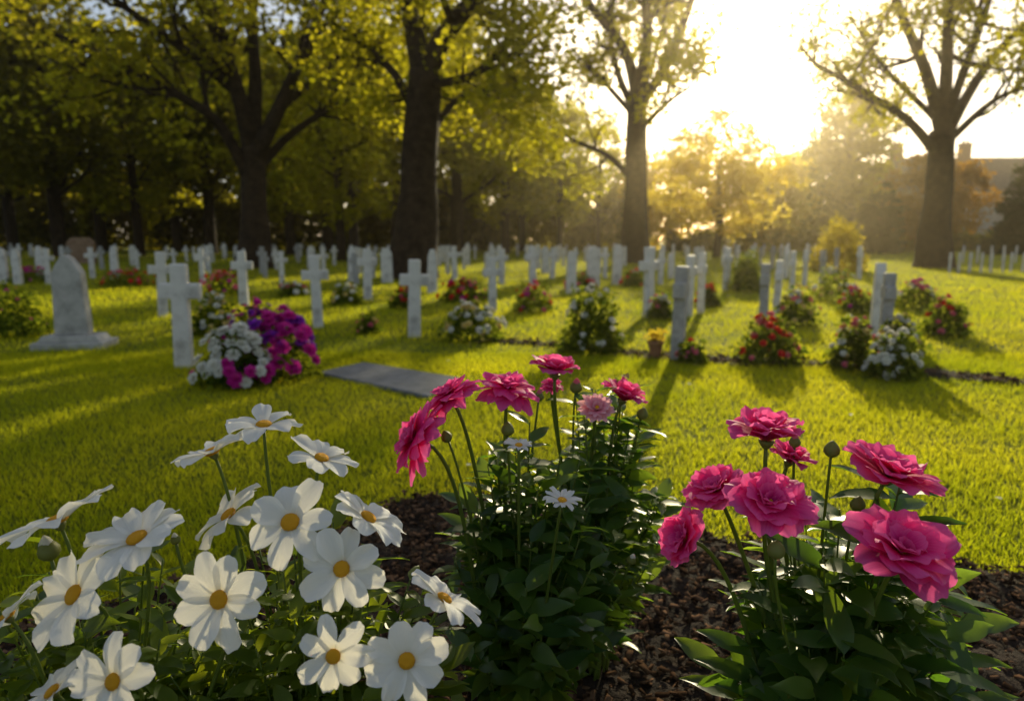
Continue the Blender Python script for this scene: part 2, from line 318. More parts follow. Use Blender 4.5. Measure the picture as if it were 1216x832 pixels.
tree('oak_tree', [(755,314),(755,220),(757,115)], .52, 30.0, [
    ((.28,1),(757,120),(742,60),(700,5),(670,-50)), ((.30,-1),(757,120),(768,50),(768,-10),(780,-70)), ((.25,-2),(760,125),(790,80),(815,20),(835,-40)),
    ((.15,2),(752,215),(722,185),(685,168),(645,145)), ((.18,2),(758,140),(735,90),(725,30),(735,-50)), ((.13,-2),(764,150),(795,120),(818,105)),((.13,3),(757,130),(780,60),(795,-10)),((.14,1),(755,140),(715,95),(680,60))],
    'tall amber lit tree just left of the sun', 'tree', .21, 24, .34, M_tree, side=8, Lb=2.4, kids=3, keep=.5)
tree('oak_tree', [(1108,322),(1113,240),(1120,155)], .50, 24.6, [
    ((.25,1),(1120,160),(1098,80),(1068,10),(1050,-60)), ((.25,-1),(1120,160),(1124,80),(1128,-10),(1130,-70)), ((.21,2),(1122,165),(1160,95),(1205,40),(1260,-10)),
    ((.18,-2),(1114,185),(1075,140),(1010,100),(960,70)), ((.17,-3),(1122,150),(1150,70),(1175,0),(1190,-60)), ((.12,2),(1110,140),(1050,80),(1010,20)),((.14,-2),(1124,170),(1180,120),(1230,100))],
    'spreading tree on the right in front of the houses', 'tree', .17, 24, .28, M_tree, side=8, Lb=2.1, kids=3, keep=.5)
def crown_variant(name, rx, z0, z1, nclump, per, size, lmat, shape='round', cs=.5):
    pts = []
    while len(pts) < nclump:
        x, y, z = random.uniform(-1,1), random.uniform(-1,1), random.uniform(-1,1)
        u = (z+1)/2
        lim = {'round': math.sqrt(max(0,1-z*z*.9)), 'cone': (1-u)**.7*1.05+.03, 'egg': math.sqrt(max(0,1-z*z))*(1.15-.55*u)}[shape]
        lim *= 1+.22*math.sin(7*math.atan2(y,x)+5*z)
        d = math.hypot(x, y)
        if d < lim and (d > lim*.35 or random.random() < .35): pts.append((x*rx, y*rx, z0+(z1-z0)*u))
    T = np.array(pts); k = rg.uniform(.4,1.5,len(T))
    pos = np.repeat(T, per, axis=0)+rg.normal(0,1,(len(T)*per,3))*np.repeat(k, per)[:,None]*cs*np.array([1,1,.6])
    return leafcloud(name, pos, size, lmat)
def trunk_variant(r, h, n=7, z0=3):
    mb = MB(); mb.tube([Vector((0,0,-.3)), Vector((0,0,.3)), Vector((.1,0,h*.4)), Vector((-.1,.1,h*.75)), Vector((0,0,h))], [r*1.6,r*1.15,r,r*.6,r*.15], 9)
    tp = []
    for i in range(n):
        a = random.uniform(0,6.28); z = random.uniform(z0,h*.7); branch(mb, Vector((0,0,z)), Vector((math.cos(a),math.sin(a),.7)), h*.28, r*.4, 1, tp, 3)
    return mb.mesh('trunk', M_bark)
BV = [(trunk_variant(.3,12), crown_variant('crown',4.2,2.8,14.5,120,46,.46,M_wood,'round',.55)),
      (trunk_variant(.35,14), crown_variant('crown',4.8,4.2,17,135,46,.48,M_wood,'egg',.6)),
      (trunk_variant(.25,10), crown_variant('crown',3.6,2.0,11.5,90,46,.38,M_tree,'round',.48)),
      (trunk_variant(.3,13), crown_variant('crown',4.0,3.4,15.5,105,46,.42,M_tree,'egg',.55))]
def bgtree(px, Y, v, s, label, group=None, name='woodland_tree'):
    x = P(px, 285, Y).x; r = empty(name, (x, Y, 0), random.uniform(0,6.28)); r.scale = (s*random.uniform(.92,1.1), s*random.uniform(.92,1.1), s)
    link('trunk', BV[v][0], r); link('crown', BV[v][1], r); return tag(r, label, 'tree', group)
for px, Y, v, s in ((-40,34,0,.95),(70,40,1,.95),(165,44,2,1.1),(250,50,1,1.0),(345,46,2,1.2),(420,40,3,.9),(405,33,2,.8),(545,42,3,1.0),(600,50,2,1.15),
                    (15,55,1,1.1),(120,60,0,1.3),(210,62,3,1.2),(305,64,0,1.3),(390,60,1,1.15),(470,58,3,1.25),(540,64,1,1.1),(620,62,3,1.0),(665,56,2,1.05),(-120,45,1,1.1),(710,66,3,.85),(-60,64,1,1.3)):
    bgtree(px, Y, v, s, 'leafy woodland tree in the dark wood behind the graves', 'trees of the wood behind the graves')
def oddtree(name, px, Y, tr, cr, label):
    r = empty(name, (P(px,285,Y).x, Y, 0)); link('trunk', tr, r); link('crown', cr, r); return tag(r, label, 'tree')
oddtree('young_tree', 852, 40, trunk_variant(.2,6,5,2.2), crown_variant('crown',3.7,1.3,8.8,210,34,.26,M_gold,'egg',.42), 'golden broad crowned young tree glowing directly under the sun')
oddtree('poplar_tree', 1003, 72, trunk_variant(.4,14,5,5), crown_variant('crown',4.6,2.5,17.5,150,60,.48,M_wood,'egg',.7), 'tall hazy tree rising right of the sun, highest of the far trees')
oddtree('broad_tree', 948, 70, trunk_variant(.3,7,5,3), crown_variant('crown',4.6,.5,9.5,140,60,.45,M_wood,'round',.6), 'low wide hazy tree between the golden tree and the tallest far tree')
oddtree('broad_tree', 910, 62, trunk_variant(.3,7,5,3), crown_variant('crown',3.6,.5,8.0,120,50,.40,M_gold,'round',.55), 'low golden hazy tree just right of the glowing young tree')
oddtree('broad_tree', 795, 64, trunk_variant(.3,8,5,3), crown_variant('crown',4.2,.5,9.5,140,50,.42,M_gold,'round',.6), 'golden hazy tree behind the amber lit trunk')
oddtree('russet_tree', 1106, 55, trunk_variant(.25,5,6,1.6), crown_variant('crown',3.5,1.0,7.4,160,50,.32,M_orange,'round',.4), 'round russet tree standing in front of the houses')
oddtree('conifer_tree', 1046, 50, trunk_variant(.15,4,3,1), crown_variant('crown',1.6,.1,5.6,110,70,.24,M_conif,'cone',.2), 'dark pointed conifer left of the russet tree')
oddtree('conifer_tree', 1207, 46, trunk_variant(.15,4,3,1), crown_variant('crown',1.5,.1,6.2,110,70,.24,M_conif,'cone',.2), 'dark pointed conifer at the right edge')
# undergrowth (one far mass)
n = 60000; X = rg.uniform(-66, 14, n); Zt = 6.3+1.6*np.sin(X*.5)+1.2*np.sin(X*1.3+1); Z = rg.uniform(0,1,n)**.8*Zt; Yv = 68+rg.uniform(-2,2,n)+1.5*np.sin(X)
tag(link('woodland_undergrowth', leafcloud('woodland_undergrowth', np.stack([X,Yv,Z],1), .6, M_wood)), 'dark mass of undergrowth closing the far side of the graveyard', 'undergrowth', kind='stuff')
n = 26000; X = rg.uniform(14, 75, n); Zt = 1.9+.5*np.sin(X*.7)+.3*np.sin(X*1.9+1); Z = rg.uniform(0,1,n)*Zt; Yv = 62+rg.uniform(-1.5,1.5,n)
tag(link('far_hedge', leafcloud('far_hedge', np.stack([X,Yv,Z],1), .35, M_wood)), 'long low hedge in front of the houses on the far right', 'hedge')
# ------------------------------------------------------------------ houses
M_wall = solid_mat('rendered_wall', [(.3,(.34,.29,.24)),(.7,(.44,.38,.32))], 1, .9, .1, 10)
M_roof = solid_mat('slate_roof', [(.3,(.09,.075,.065)),(.7,(.16,.13,.12))], 3, .9, .5, 12, .1)
M_glass = solid_mat('dark_glass', [(.3,(.02,.025,.03)),(.7,(.04,.045,.05))], 2, .1, 0, spec=.6)
M_frame = solid_mat('white_frame', [(.3,(.5,.5,.48)),(.7,(.6,.6,.58))], 2, .6, 0)
M_brick = solid_mat('chimney_brick', [(.3,(.16,.08,.06)),(.7,(.26,.14,.10))], 8, .9, .4, 20)
def house(px, Y, wd, dp, ez, rz, label, rows, nx, chim, gable=None):
    r = empty('house', (P(px,285,Y).x, Y, 0)); wl = MB(); wl.box(-wd/2,wd/2,0,dp,-.2,ez); wl.build('wall', M_wall, r, False)
    e = .5; rb = MB(); i = min(dp/2, wd*.3)
    rb.add([(-wd/2-e,-e,ez+.004),(wd/2+e,-e,ez+.004),(wd/2+e,dp+e,ez+.004),(-wd/2-e,dp+e,ez+.004),(-wd/2+i*.7,dp/2,rz),(wd/2-i*.7,dp/2,rz)],
           [(0,1,5,4),(1,2,5),(2,3,4,5),(3,0,4),(3,2,1,0)]); ro = rb.build('roof', M_roof, r, False)
    for cx in chim:
        c = MB(); c.box(cx-.55,cx+.55,dp/2-.5,dp/2+.5,rz-1.6,rz+1.5); c.box(-.65+cx,.65+cx,dp/2-.6,dp/2+.6,rz+1.5,rz+1.7); 
        for q in (-.25,.25): c.tube([Vector((cx+q,dp/2,rz+1.7)),Vector((cx+q,dp/2,rz+2.1))],[.14,.12],8)
        c.build('chimney', M_brick, ro, False)
    if gable is not None:
        gx = gable; gm = MB(); gm.add([(gx-2.4,-1,-.2),(gx+2.4,-1,-.2),(gx+2.4,-1,ez),(gx,-1,rz-.6),(gx-2.4,-1,ez),(gx-2.4,.0,-.2),(gx+2.4,0,-.2),(gx+2.4,0,ez),(gx,0,rz-.6),(gx-2.4,0,ez)],
            [(0,1,2,3,4),(1,6,7,2),(0,4,9,5)]); gm.build('gable_wall', M_wall, r, False)
        g2 = MB(); g2.add([(gx-2.8,-1.3,ez-.4),(gx,-1.3,rz-.4),(gx,dp/2,rz-.4),(gx-2.8,dp/2,ez-.4),(gx+2.8,-1.3,ez-.4),(gx+2.8,dp/2,ez-.4)],[(0,1,2,3),(1,4,5,2)]); g2.build('gable_roof', M_roof, r, False)
    for z in rows:
        for q in range(nx):
            x = -wd/2+wd*(q+.5)/nx; y0 = -.03
            if gable is not None and abs(x-gable) < 2.9: y0 = -1.03
            f = MB(); f.box(x-.6,x+.6,y0-.04,y0+.02,z,z+1.5); fo = f.build('window', M_frame, r, False)
            gl = MB(); gl.box(x-.5,x-.04,y0-.06,y0-.045,z+.1,z+1.4); gl.box(x+.04,x+.5,y0-.06,y0-.045,z+.1,z+1.4); gl.build('pane', M_glass, fo, False)
    return tag(r, label, 'house')
house(1165, 82, 25, 10, 6.6, 11.0, 'large hipped roof house with tall chimneys behind the right hand tree', (1.2,4.2), 8, (-8.2,.2,8.5), gable=-5.5)
house(985, 86, 8.5, 7, 3.3, 5.4, 'small pale low house left of the large house', (1.1,), 3, (2.5,))
# ------------------------------------------------------------------ graves
def bev(bm, off=.008):
    bmesh.ops.bevel(bm, geom=[e for e in bm.edges if e.calc_face_angle(0) > .5], offset=off, segments=2, affect='EDGES', profile=.6)
def prism(outline, th, mat, name, taper=0, off=.008):
    bm = bmesh.new(); vs = [bm.verts.new((x, -th/2, z)) for x, z in outline]; f = bm.faces.new(vs)
    e = bmesh.ops.extrude_face_region(bm, geom=[f]); bmesh.ops.translate(bm, vec=(0,th,0), verts=[v for v in e['geom'] if isinstance(v, bmesh.types.BMVert)])
    bmesh.ops.recalc_face_normals(bm, faces=bm.faces); bev(bm, off)
    me = bpy.data.meshes.new(name); bm.to_mesh(me); bm.free(); me.materials.append(mat)
    me.polygons.foreach_set('use_smooth', [False]*len(me.polygons)); return me
def cross_outline(w, span, az, ah, H=1.0, flare=.0):
    return [(-w/2*1.12,-.15),(w/2*1.12,-.15),(w/2,az-ah/2),(span/2,az-ah/2-flare),(span/2,az+ah/2+flare),(w/2,az+ah/2),(w/2+flare,H),(-w/2-flare,H),(-w/2,az+ah/2),(-span/2,az+ah/2+flare),(-span/2,az-ah/2-flare),(-w/2,az-ah/2)]
CM = [prism(cross_outline(.15,.38,.74,.15), .11, M_stone, 'cross', off=.018), prism(cross_outline(.13,.36,.73,.125,1,.01), .10, M_stone, 'cross', off=.016), prism(cross_outline(.165,.34,.75,.16), .13, M_stone2, 'cross', off=.016),
      prism([(-.16,-.12),(.16,-.12),(.16,.76)]+[(.16*math.cos(a),.76+.24*math.sin(a)) for a in np.linspace(.15,math.pi-.15,9)]+[(-.16,.76)], .12, M_stone, 'headstone'),
      prism([(-.12,-.12),(.12,-.12),(.10,.85),(.05,1.0),(-.05,1.0),(-.10,.85)], .12, M_stone, 'headstone'),
      prism([(-.5,-.12),(.5,-.12),(.5,.8),(.3,1.0),(-.3,1.0),(-.5,.8)], .22, M_tan, 'headstone')]
def grave(px, yt, yb, v, rot, label, group=None):
    b = G(px, yb); top = P(px, yt, b.y).z
    o = link('headstone' if v >= 3 else 'stone_cross', CM[v]); o.location = b; o.scale = (top,)*3; o.rotation_euler = (R(random.uniform(-1.5,1.5)), R(random.uniform(-1.5,1.5)), R(rot))
    tag(o, label, 'headstone' if v >= 3 else 'cross', group); return o
near = [(219,313,436,0,8,'nearest white stone cross, left of the large white and magenta bouquet'),
 (194,299,376,1,35,'white stone cross directly behind the nearest cross'),
 (290,298,363,0,10,'white stone cross rising behind the top of the magenta bouquet'),
 (378,303,389,1,15,'slim white stone cross just right of the magenta bouquet'),
 (437,295,356,0,25,'white stone cross left of the straight dark trunk'),
 (492,308,400,0,12,'white stone cross in front of the straight dark trunk'),
 (513,296,348,4,10,'narrow white headstone just right of the dark straight trunk'),
 (585,306,370,1,20,'white stone cross behind the white flowering bush'),
 (633,292,342,0,30,'white stone cross behind the pink and red flowering bush'),
 (678,298,348,4,20,'narrow white headstone behind the dark bush with white flowers'),
 (704,292,342,3,30,'white rounded headstone behind the dark bush'),
 (732,290,338,4,0,'white narrow headstone in front of the amber lit trunk'),
 (770,293,376,1,38,'tall white stone cross under the amber lit tree'),
 (804,316,427,2,68,'grey stone cross seen almost edge on beside the small clay pot'),
 (817,303,376,0,55,'white stone cross behind the edge on grey cross'),
 (832,300,372,1,62,'white stone cross, right one of the close pair behind the edge on cross'),
 (862,294,345,0,45,'white stone cross left of the clipped green bush'),
 (906,313,389,2,66,'grey stone cross behind the red flower clump'),
 (921,309,380,0,66,'white stone cross close behind the grey one at the red flower clump'),
 (940,298,350,1,60,'white stone cross right of the clipped green bush'),
 (955,296,340,0,60,'white stone cross furthest back in the line leading from the red flowers'),
 (1038,312,398,4,70,'narrow pale headstone among the white flowers on the right'),
 (1049,324,416,2,72,'grey stone cross seen edge on, nearest of those on the right'),
 (1020,292,332,0,50,'white stone cross right of the round golden bush'),
 (137,292,331,4,10,'slim white headstone right of the pale tapered monument'),
 (22,296,338,4,0,'narrow headstone left of the pale tapered monument'),
 (58,295,338,1,20,'white stone cross touching the left side of the tapered monument'),
 (4,294,336,3,0,'rounded headstone at the left edge'),
 (98,282,313,5,5,'broad brown headstone under the trees on the far left'),
 (540,292,332,0,15,'small white stone cross between the dark trunk and the white flowering bush'),
 (418,292,334,4,15,'small narrow headstone left of the dark straight trunk'),
 (460,294,336,3,8,'small rounded headstone half hidden behind the dark straight trunk')]
used = []
for a in near: o = grave(*a); used.append((o.location.x, o.location.y))
TR = [(P(303,285,24.6).x,24.6),(P(490,285,18).x,18),(P(755,285,30).x,30),(P(1110,285,24.6).x,24.6),(P(852,285,40).x,40),(P(995,285,23).x,23)]
for Yr, sp in ((15.5,1.7),(18,1.5),(20.5,1.4),(23.5,1.3),(27,1.25),(31,1.3),(36,1.35),(42,1.5)):
    x = P(5,285,Yr).x+random.uniform(0,1)
    while x < P(1000,285,Yr).x:
        px = 608+x/Yr*FPX*.99
        dens = .55 if px < 230 else (.5 if Yr < 18 else .9)
        if random.random() < dens and all(math.hypot(x-a, Yr-b) > 1.0 for a, b in TR) and all(math.hypot(x-a,Yr-b) > .7 for a, b in used):
            v = random.choice((0,0,1,1,2,4,3)); y = Yr+random.uniform(-.15,.15)
            o = link('headstone' if v >= 3 else 'stone_cross', CM[v]); o.location = (x, y, 0); s = random.uniform(.66,.84); o.scale = (s,s,s); o.rotation_euler = (R(random.uniform(-2,2)),R(random.uniform(-2,2)),R(15+35*(px/1000)+random.uniform(-5,5)))
            if v >= 3: tag(o, 'small white headstone in the crowded far rows of graves', 'headstone', 'headstones in the far rows')
            else: tag(o, 'small white stone cross in the crowded far rows of graves', 'cross', 'crosses in the far rows')
        x += sp*random.uniform(.85,1.15)
for Yr in (21,30):
    for i in range(8):
        px = 1130+i*(14 if Yr == 21 else 17)+random.uniform(-2,2)
        x = P(px,285,Yr).x; o = link('stone_cross', CM[i%2]); o.location = (x,Yr+.05*i,0); s = .62 if Yr == 21 else .75; o.scale = (s,)*3; o.rotation_euler = (0,0,R(50))
        tag(o, 'small white stone cross in the row on the far right lawn', 'cross', 'crosses on the far right lawn')
# tapered monument
b = G(90,412); mo = empty('grave_monument', b, R(10)); mo.scale = (.94,.94,.94); tag(mo, 'grey tapered monument with a pointed top on a wide plinth at the left', 'monument')
def link_prism(name, ol, th, yo=0, off=.01, par=None):
    me = prism(ol, th, M_stone3, name, off=off); o = link(name, me, par); o.location = (0,yo,0); return o
link_prism('plinth', [(-.33,-.1),(.33,-.1),(.33,.07),(-.33,.07)], .40, par=mo)
link_prism('plinth', [(-.29,.0705),(.29,.0705),(.24,.13),(-.24,.13)], .30, par=mo)
link_prism('shaft', [(-.155,.132),(.155,.132),(.13,.74),(.09,.82),(.04,.89),(0,.92),(-.04,.89),(-.09,.82),(-.13,.74)], .14, par=mo)
# slab
bm = bmesh.new(); cen = sum(SL, Vector())/4; vs = [bm.verts.new(q-cen+Vector((0,0,-.03))) for q in SL]; f = bm.faces.new(vs); e = bmesh.ops.extrude_face_region(bm, geom=[f])
bmesh.ops.translate(bm, vec=(0,0,.055), verts=[v for v in e['geom'] if isinstance(v, bmesh.types.BMVert)]); bmesh.ops.recalc_face_normals(bm, faces=bm.faces); bev(bm, .01)
me = bpy.data.meshes.new('grave_slab'); bm.to_mesh(me); bm.free(); me.materials.append(M_slab); o = link('grave_slab', me); o.location = cen
tag(o, 'flat grey stone slab lying in the grass behind the pink flowers', 'grave slab')
# ------------------------------------------------------------------ small bushes and bouquets
def petal_grid(L, W, nu, nv, th0, th1, cup, ruf, ph, notch=.0, bend=0, rnd_tip=.42, wp=1.35, rb=.20, circ=False):
    V = []; T = []; Sx = []
    x = z = 0; path = [(0,0,th0)]
    for i in range(1, nu+1):
        th = th0+(th1-th0)*(i/nu); x += math.cos(th)*L/nu; z += math.sin(th)*L/nu; path.append((x,z,th))
    for i in range(nu+1):
        u = i/nu; px, pz, th = path[i]
        wd = W*(.20+.80*math.sin(math.pi/2*min(1,u*wp)))*(1-rnd_tip*u**5)
        for j in range(nv+1):
            v = -1+2*j/nv; vv = (1-math.sqrt(1-.97*v*v)) if circ else v*v
            back = L*(rb*vv*u*u + notch*u**6*(math.cos(v*3.1)*.5+.5)*.5 + notch*.35*u**4*math.sin(v*9+ph))
            zz = cup*v*v*wd + ruf*L*u*u*math.sin(v*4+ph)+ruf*.4*L*u**3*math.sin(v*9+ph*2)
            V.append((px-math.cos(th)*back-math.sin(th)*zz, v*wd, pz-math.sin(th)*back+math.cos(th)*zz)); T.append(u); Sx.append(v)
    F = [(i*(nv+1)+j, (i+1)*(nv+1)+j, (i+1)*(nv+1)+j+1, i*(nv+1)+j+1) for i in range(nu) for j in range(nv)]
    return np.array(V), np.array(F), T, Sx
def flower_mesh(name, layers, mat, rnd, rt=.42, wp=1.35, rb=.20, circ=False):
    Vs = []; Fs = []; Ts = []; Ss = []; b = 0
    for n, L, W, t0, t1, cup, ruf, notch, zoff, r0 in layers:
        ph0 = rnd.uniform(0,6.28)
        for k in range(n):
            a = ph0+2*math.pi*(k+rnd.uniform(-.12,.12))/n; l = L*rnd.uniform(.88,1.1)
            V, F, T, Sx = petal_grid(l, W*rnd.uniform(.88,1.12), 10, 12, R(t0+rnd.uniform(-7,7)), R(t1+rnd.uniform(-18,18)), cup, ruf*rnd.uniform(.4,1.4), rnd.uniform(0,6), notch, rnd_tip=rt, wp=wp, rb=rb, circ=circ)
            V = V+np.array([r0,0,zoff+rnd.uniform(-.0008,.0008)]); tw = rnd.uniform(-.15,.15)
            ca, sa = math.cos(a), math.sin(a); V = np.stack([V[:,0]*ca-V[:,1]*sa, V[:,0]*sa+V[:,1]*ca, V[:,2]+V[:,1]*tw], 1)
            Vs.append(V); Fs.append(F+b); b += len(V); Ts += T; Ss += Sx
    return fast(name, np.vstack(Vs), np.vstack(Fs), mat, True, {'t': Ts, 's': Ss})
def bloom_mesh(mat):
    T = []; rnd = random.Random(3); 
    Vs = []; Fs = []; b = 0
    for n, t0, t1, L in ((7,25,-5,.5),(6,55,30,.42),(4,80,70,.3)):
        for k in range(n):
            V, F, _, _ = petal_grid(L, L*.55, 3, 3, R(t0), R(t1+rnd.uniform(-12,12)), .2, .05, k); a = 2*math.pi*k/n+t0
            ca, sa = math.cos(a), math.sin(a); Vs.append(np.stack([V[:,0]*ca-V[:,1]*sa, V[:,0]*sa+V[:,1]*ca, V[:,2]],1)); Fs.append(F+b); b += len(V)
    return fast('bloom', np.vstack(Vs), np.vstack(Fs), mat, True)
BM = {k: bloom_mesh(v) for k, v in M_bl.items()}
def bush(px, yt, yb, wpx, cols, nb, label, bs=.06, cat='flower bush', name='flowering_bush', leafn=900, ls=.055, lm=None, group=None, wide=1.0):
    b = G(px, yb); s = b.y/FPX; h = P(px, yt, b.y).z; rx = wpx*s/2; nb = min(95, int(nb*1.8)); bs *= 1.3
    r = empty(name, b); n = leafn
    d = rg.normal(size=(n,3)); d /= np.linalg.norm(d, axis=1, keepdims=True); d[:,2] = np.abs(d[:,2]); rad = rg.uniform(.35,1.0,n)**.6*(1+.18*np.sin(d[:,0]*6+px)*np.cos(d[:,1]*5)+.1*np.sin(d[:,2]*9))
    pos = d*rad[:,None]*np.array([rx,rx*.9,h*.95]); pos[:,2] = np.maximum(pos[:,2], .01)
    link('foliage', leafcloud('foliage', pos, ls, lm or M_bush), r)
    for i in range(nb):
        a = random.uniform(0,6.28); e = random.uniform(.05,1.0)**.8*1.5; q = Vector((math.cos(a)*math.cos(e)*rx, math.sin(a)*math.cos(e)*rx*.9, math.sin(e)*h*.97))*random.uniform(.9,1.08)*(1+.12*math.sin(a*3+px)); q.z = max(q.z,.03)
        c = random.choice(cols); o = link('bloom', BM[c], r); o.location = q; sz = bs*random.uniform(.6,1.3); o.scale = (sz,)*3
        o.rotation_euler = (Vector((q.x/rx, q.y/rx-.35, q.z/h+.4)).to_track_quat('Z','Y')).to_euler()
    return tag(r, label, cat, group)
bush(280,392,456,92,['white','white','white','white','magenta'],52,'large bouquet of white blooms beside the nearest cross',.078,'bouquet','grave_bouquet',900,.05)
bush(336,378,448,90,['magenta','magenta','purple'],56,'mound of magenta and purple flowers on the right of the white bouquet',.078,'bouquet','grave_bouquet',500,.05)
bush(306,360,425,66,['pink','magenta','magenta','purple'],46,'airy spray of small pink and purple flowers behind the white bouquet',.045,'flower spray','flower_spray',500,.05)
bush(255,350,397,56,['yellow','white'],34,'cream and yellow flowers behind the nearest cross',.05)
bush(22,342,400,66,['pink','magenta'],6,'dark bush with few pink blooms at the left edge',.035)
bush(560,362,404,76,['white','white','yellow'],44,'white flowering bush in front of the slim white cross',.06)
bush(633,337,371,50,['red','pink','magenta'],22,'bush of pink and red blooms left of the dark green bush',.055)
bush(702,343,418,78,['white'],20,'dark green bush dotted with small white blooms',.045,leafn=1800)
bush(912,378,431,78,['red','red','pink'],26,'clump of bright red flowers at the grey crosses',.055)
bush(1010,380,438,54,['pink','white','yellow'],26,'pale pink and cream flower clump left of the edge on cross',.045)
bush(1060,396,449,66,['white'],34,'clump of white flowers at the foot of the edge on cross',.05)
bush(1068,378,420,50,['white','yellow'],20,'pale flowers behind the white clump on the right',.05)
bush(1122,355,399,56,['pink','red'],16,'green bush with pink blooms on the right lawn',.055)
bush(1088,335,368,56,['pink','magenta','white'],28,'loose pink flowers behind the pink blooming bush on the right',.06)
bush(1015,343,372,44,['red','magenta'],16,'low dark bush with red blooms below the round golden bush',.05)
bush(990,318,356,50,['white','yellow'],26,'pale flowers right in front of the round golden bush',.07)
bush(945,345,388,50,['pink','yellow','white'],26,'pink and cream flowers right of the pair of grey crosses',.055)
bush(842,340,364,30,['red'],12,'small red flower clump left of the clipped green bush',.06)
bush(785,350,380,30,['white','pink'],12,'small white and pink flowers at the tall cross under the amber tree',.05)
bush(822,405,432,36,['pink','red'],8,'low clump of faded pink flowers right of the edge on cross',.04, leafn=400)
bush(480,340,366,36,['red','pink'],16,'small red flowers left of the cross before the dark trunk',.06)
bush(550,332,358,56,['pink','red','magenta'],24,'row of pink flowers behind the white flowering bush',.075)
bush(412,338,362,38,['white','yellow'],18,'cream flowers between the two slim crosses',.06)
bush(438,374,396,28,['pink','yellow'],10,'tiny faded pink clump right of the slim cross',.04, leafn=300)
bush(268,322,350,56,['red','magenta','pink'],26,'band of red and pink flowers behind the leftmost crosses',.075)
bush(150,322,340,62,['red','pink'],24,'red and pink flowers right of the tapered monument',.09)
bush(38,318,336,50,['red','magenta'],20,'red flowers behind the bush at the left edge',.09)
bush(690,326,344,40,['red','pink'],14,'small red flowers behind the dark bush with white blooms',.08)
bush(752,322,340,30,['white','red'],10,'small flowers at the foot of the amber lit trunk',.08)
bush(350,336,352,40,['pink','white'],12,'small pale flowers behind the magenta bouquet',.07)
bush(886,300,347,40,['white'],0,'clipped dark green bush without flowers',cat='bush',name='clipped_bush',leafn=2200,ls=.06)
bush(995,262,322,60,['white'],0,'round golden green bush on the sunlit lawn',cat='bush',name='round_bush',leafn=2600,ls=.12,lm=M_amber)
# clay pot
b = G(778,425); pt = empty('plant_pot', b); tag(pt, 'small clay pot of dry flowers beside the edge on cross', 'pot')
mb = MB(); mb.tube([Vector((0,0,z)) for z in (0,.06,.12,.125,.15,.15,.13)], [.04,.052,.062,.07,.07,.058,.055], 16); mb.build('pot', M_terra, pt)
pos = rg.normal(0,1,(160,3))*np.array([.035,.035,.03])+np.array([0,0,.19]); link('dry_foliage', leafcloud('dry_foliage', pos, .035, M_gold), pt)
# ------------------------------------------------------------------ foreground plants
def leaf_template(nu=6, fold=.25, droop=.35, w=.2):
    V = []; T = []; Sx = []
    for i in range(nu+1):
        u = i/nu; wd = w*max(.03, math.sin(math.pi*u**.8)**.85) if 0 < u < 1 else w*.04
        for v in (-1,0,1): V.append((u, v*wd, abs(v)*fold*wd-droop*u*u+.06*math.sin(u*9)*abs(v)*.5)); T.append(u); Sx.append(v)
    F = [(i*3+j, (i+1)*3+j, (i+1)*3+j+1, i*3+j+1) for i in range(nu) for j in range(2)]
    return np.array(V), np.array(F)
LT, LF = leaf_template()
def bez(p0, p1, p2, p3, n=14):
    return [p0*(1-t)**3+p1*3*t*(1-t)**2+p2*3*t*t*(1-t)+p3*t**3 for t in (i/n for i in range(n+1))]
def centre_mesh():
    bm = bmesh.new(); bmesh.ops.create_icosphere(bm, subdivisions=4, radius=1)
    for v in bm.verts:
        p = v.co; q = 1+.10*math.sin(p.x*19+p.y*5)*math.sin(p.y*21)*math.sin(p.z*17+1); v.co = Vector((p.x*q, p.y*q, p.z*.5*q*(1-.25*(1-min(1,math.hypot(p.x,p.y)*2)))))
    me = bpy.data.meshes.new('flower_centre'); bm.to_mesh(me); bm.free(); me.materials.append(M_yel); me.polygons.foreach_set('use_smooth',[True]*len(me.polygons)); return me
CEN = centre_mesh()
mbc = MB(); mbc.tube([Vector((0,0,z)) for z in (-.9,-.7,-.35,0,.12)], [.22,.5,.8,1,.9], 14); CAL = mbc.mesh('calyx', M_bud)
mbb = MB(); mbb.tube([Vector((0,0,z)) for z in (-.1,.15,.5,1,1.5,1.9,2.15)], [.3,.7,.98,1,.75,.4,.08], 14, .03); BUD = mbb.mesh('bud', M_bud)
mbt = MB(); mbt.tube([Vector((0,0,z)) for z in (1.3,1.7,2.1,2.45)], [.7,.62,.42,.08], 10, .08)
BUDT = {'pink': mbt.mesh('bud_tip', M_bl['pink']), 'white': mbt.mesh('bud_tip', M_bl['white'])}
rnd = random.Random(5)
def stem(plant, off, p, ax, base, r=.0026):
    mb = MB(); h = p.z-base.z
    pts = bez(p, p-ax*min(.09,h*.2), Vector((base.x*.55+p.x*.45, base.y*.55+p.y*.45, base.z+h*.45)), base, 16)
    mb.tube([q-off for q in pts], list(np.linspace(r, r*1.6, len(pts))), 7); mb.build('stem', M_stem, plant); return pts
def orient(o, ax, spin=0):
    o.rotation_mode = 'QUATERNION'; from mathutils import Quaternion
    o.rotation_quaternion = ax.to_track_quat('Z','Y') @ Quaternion((0,0,1), spin)
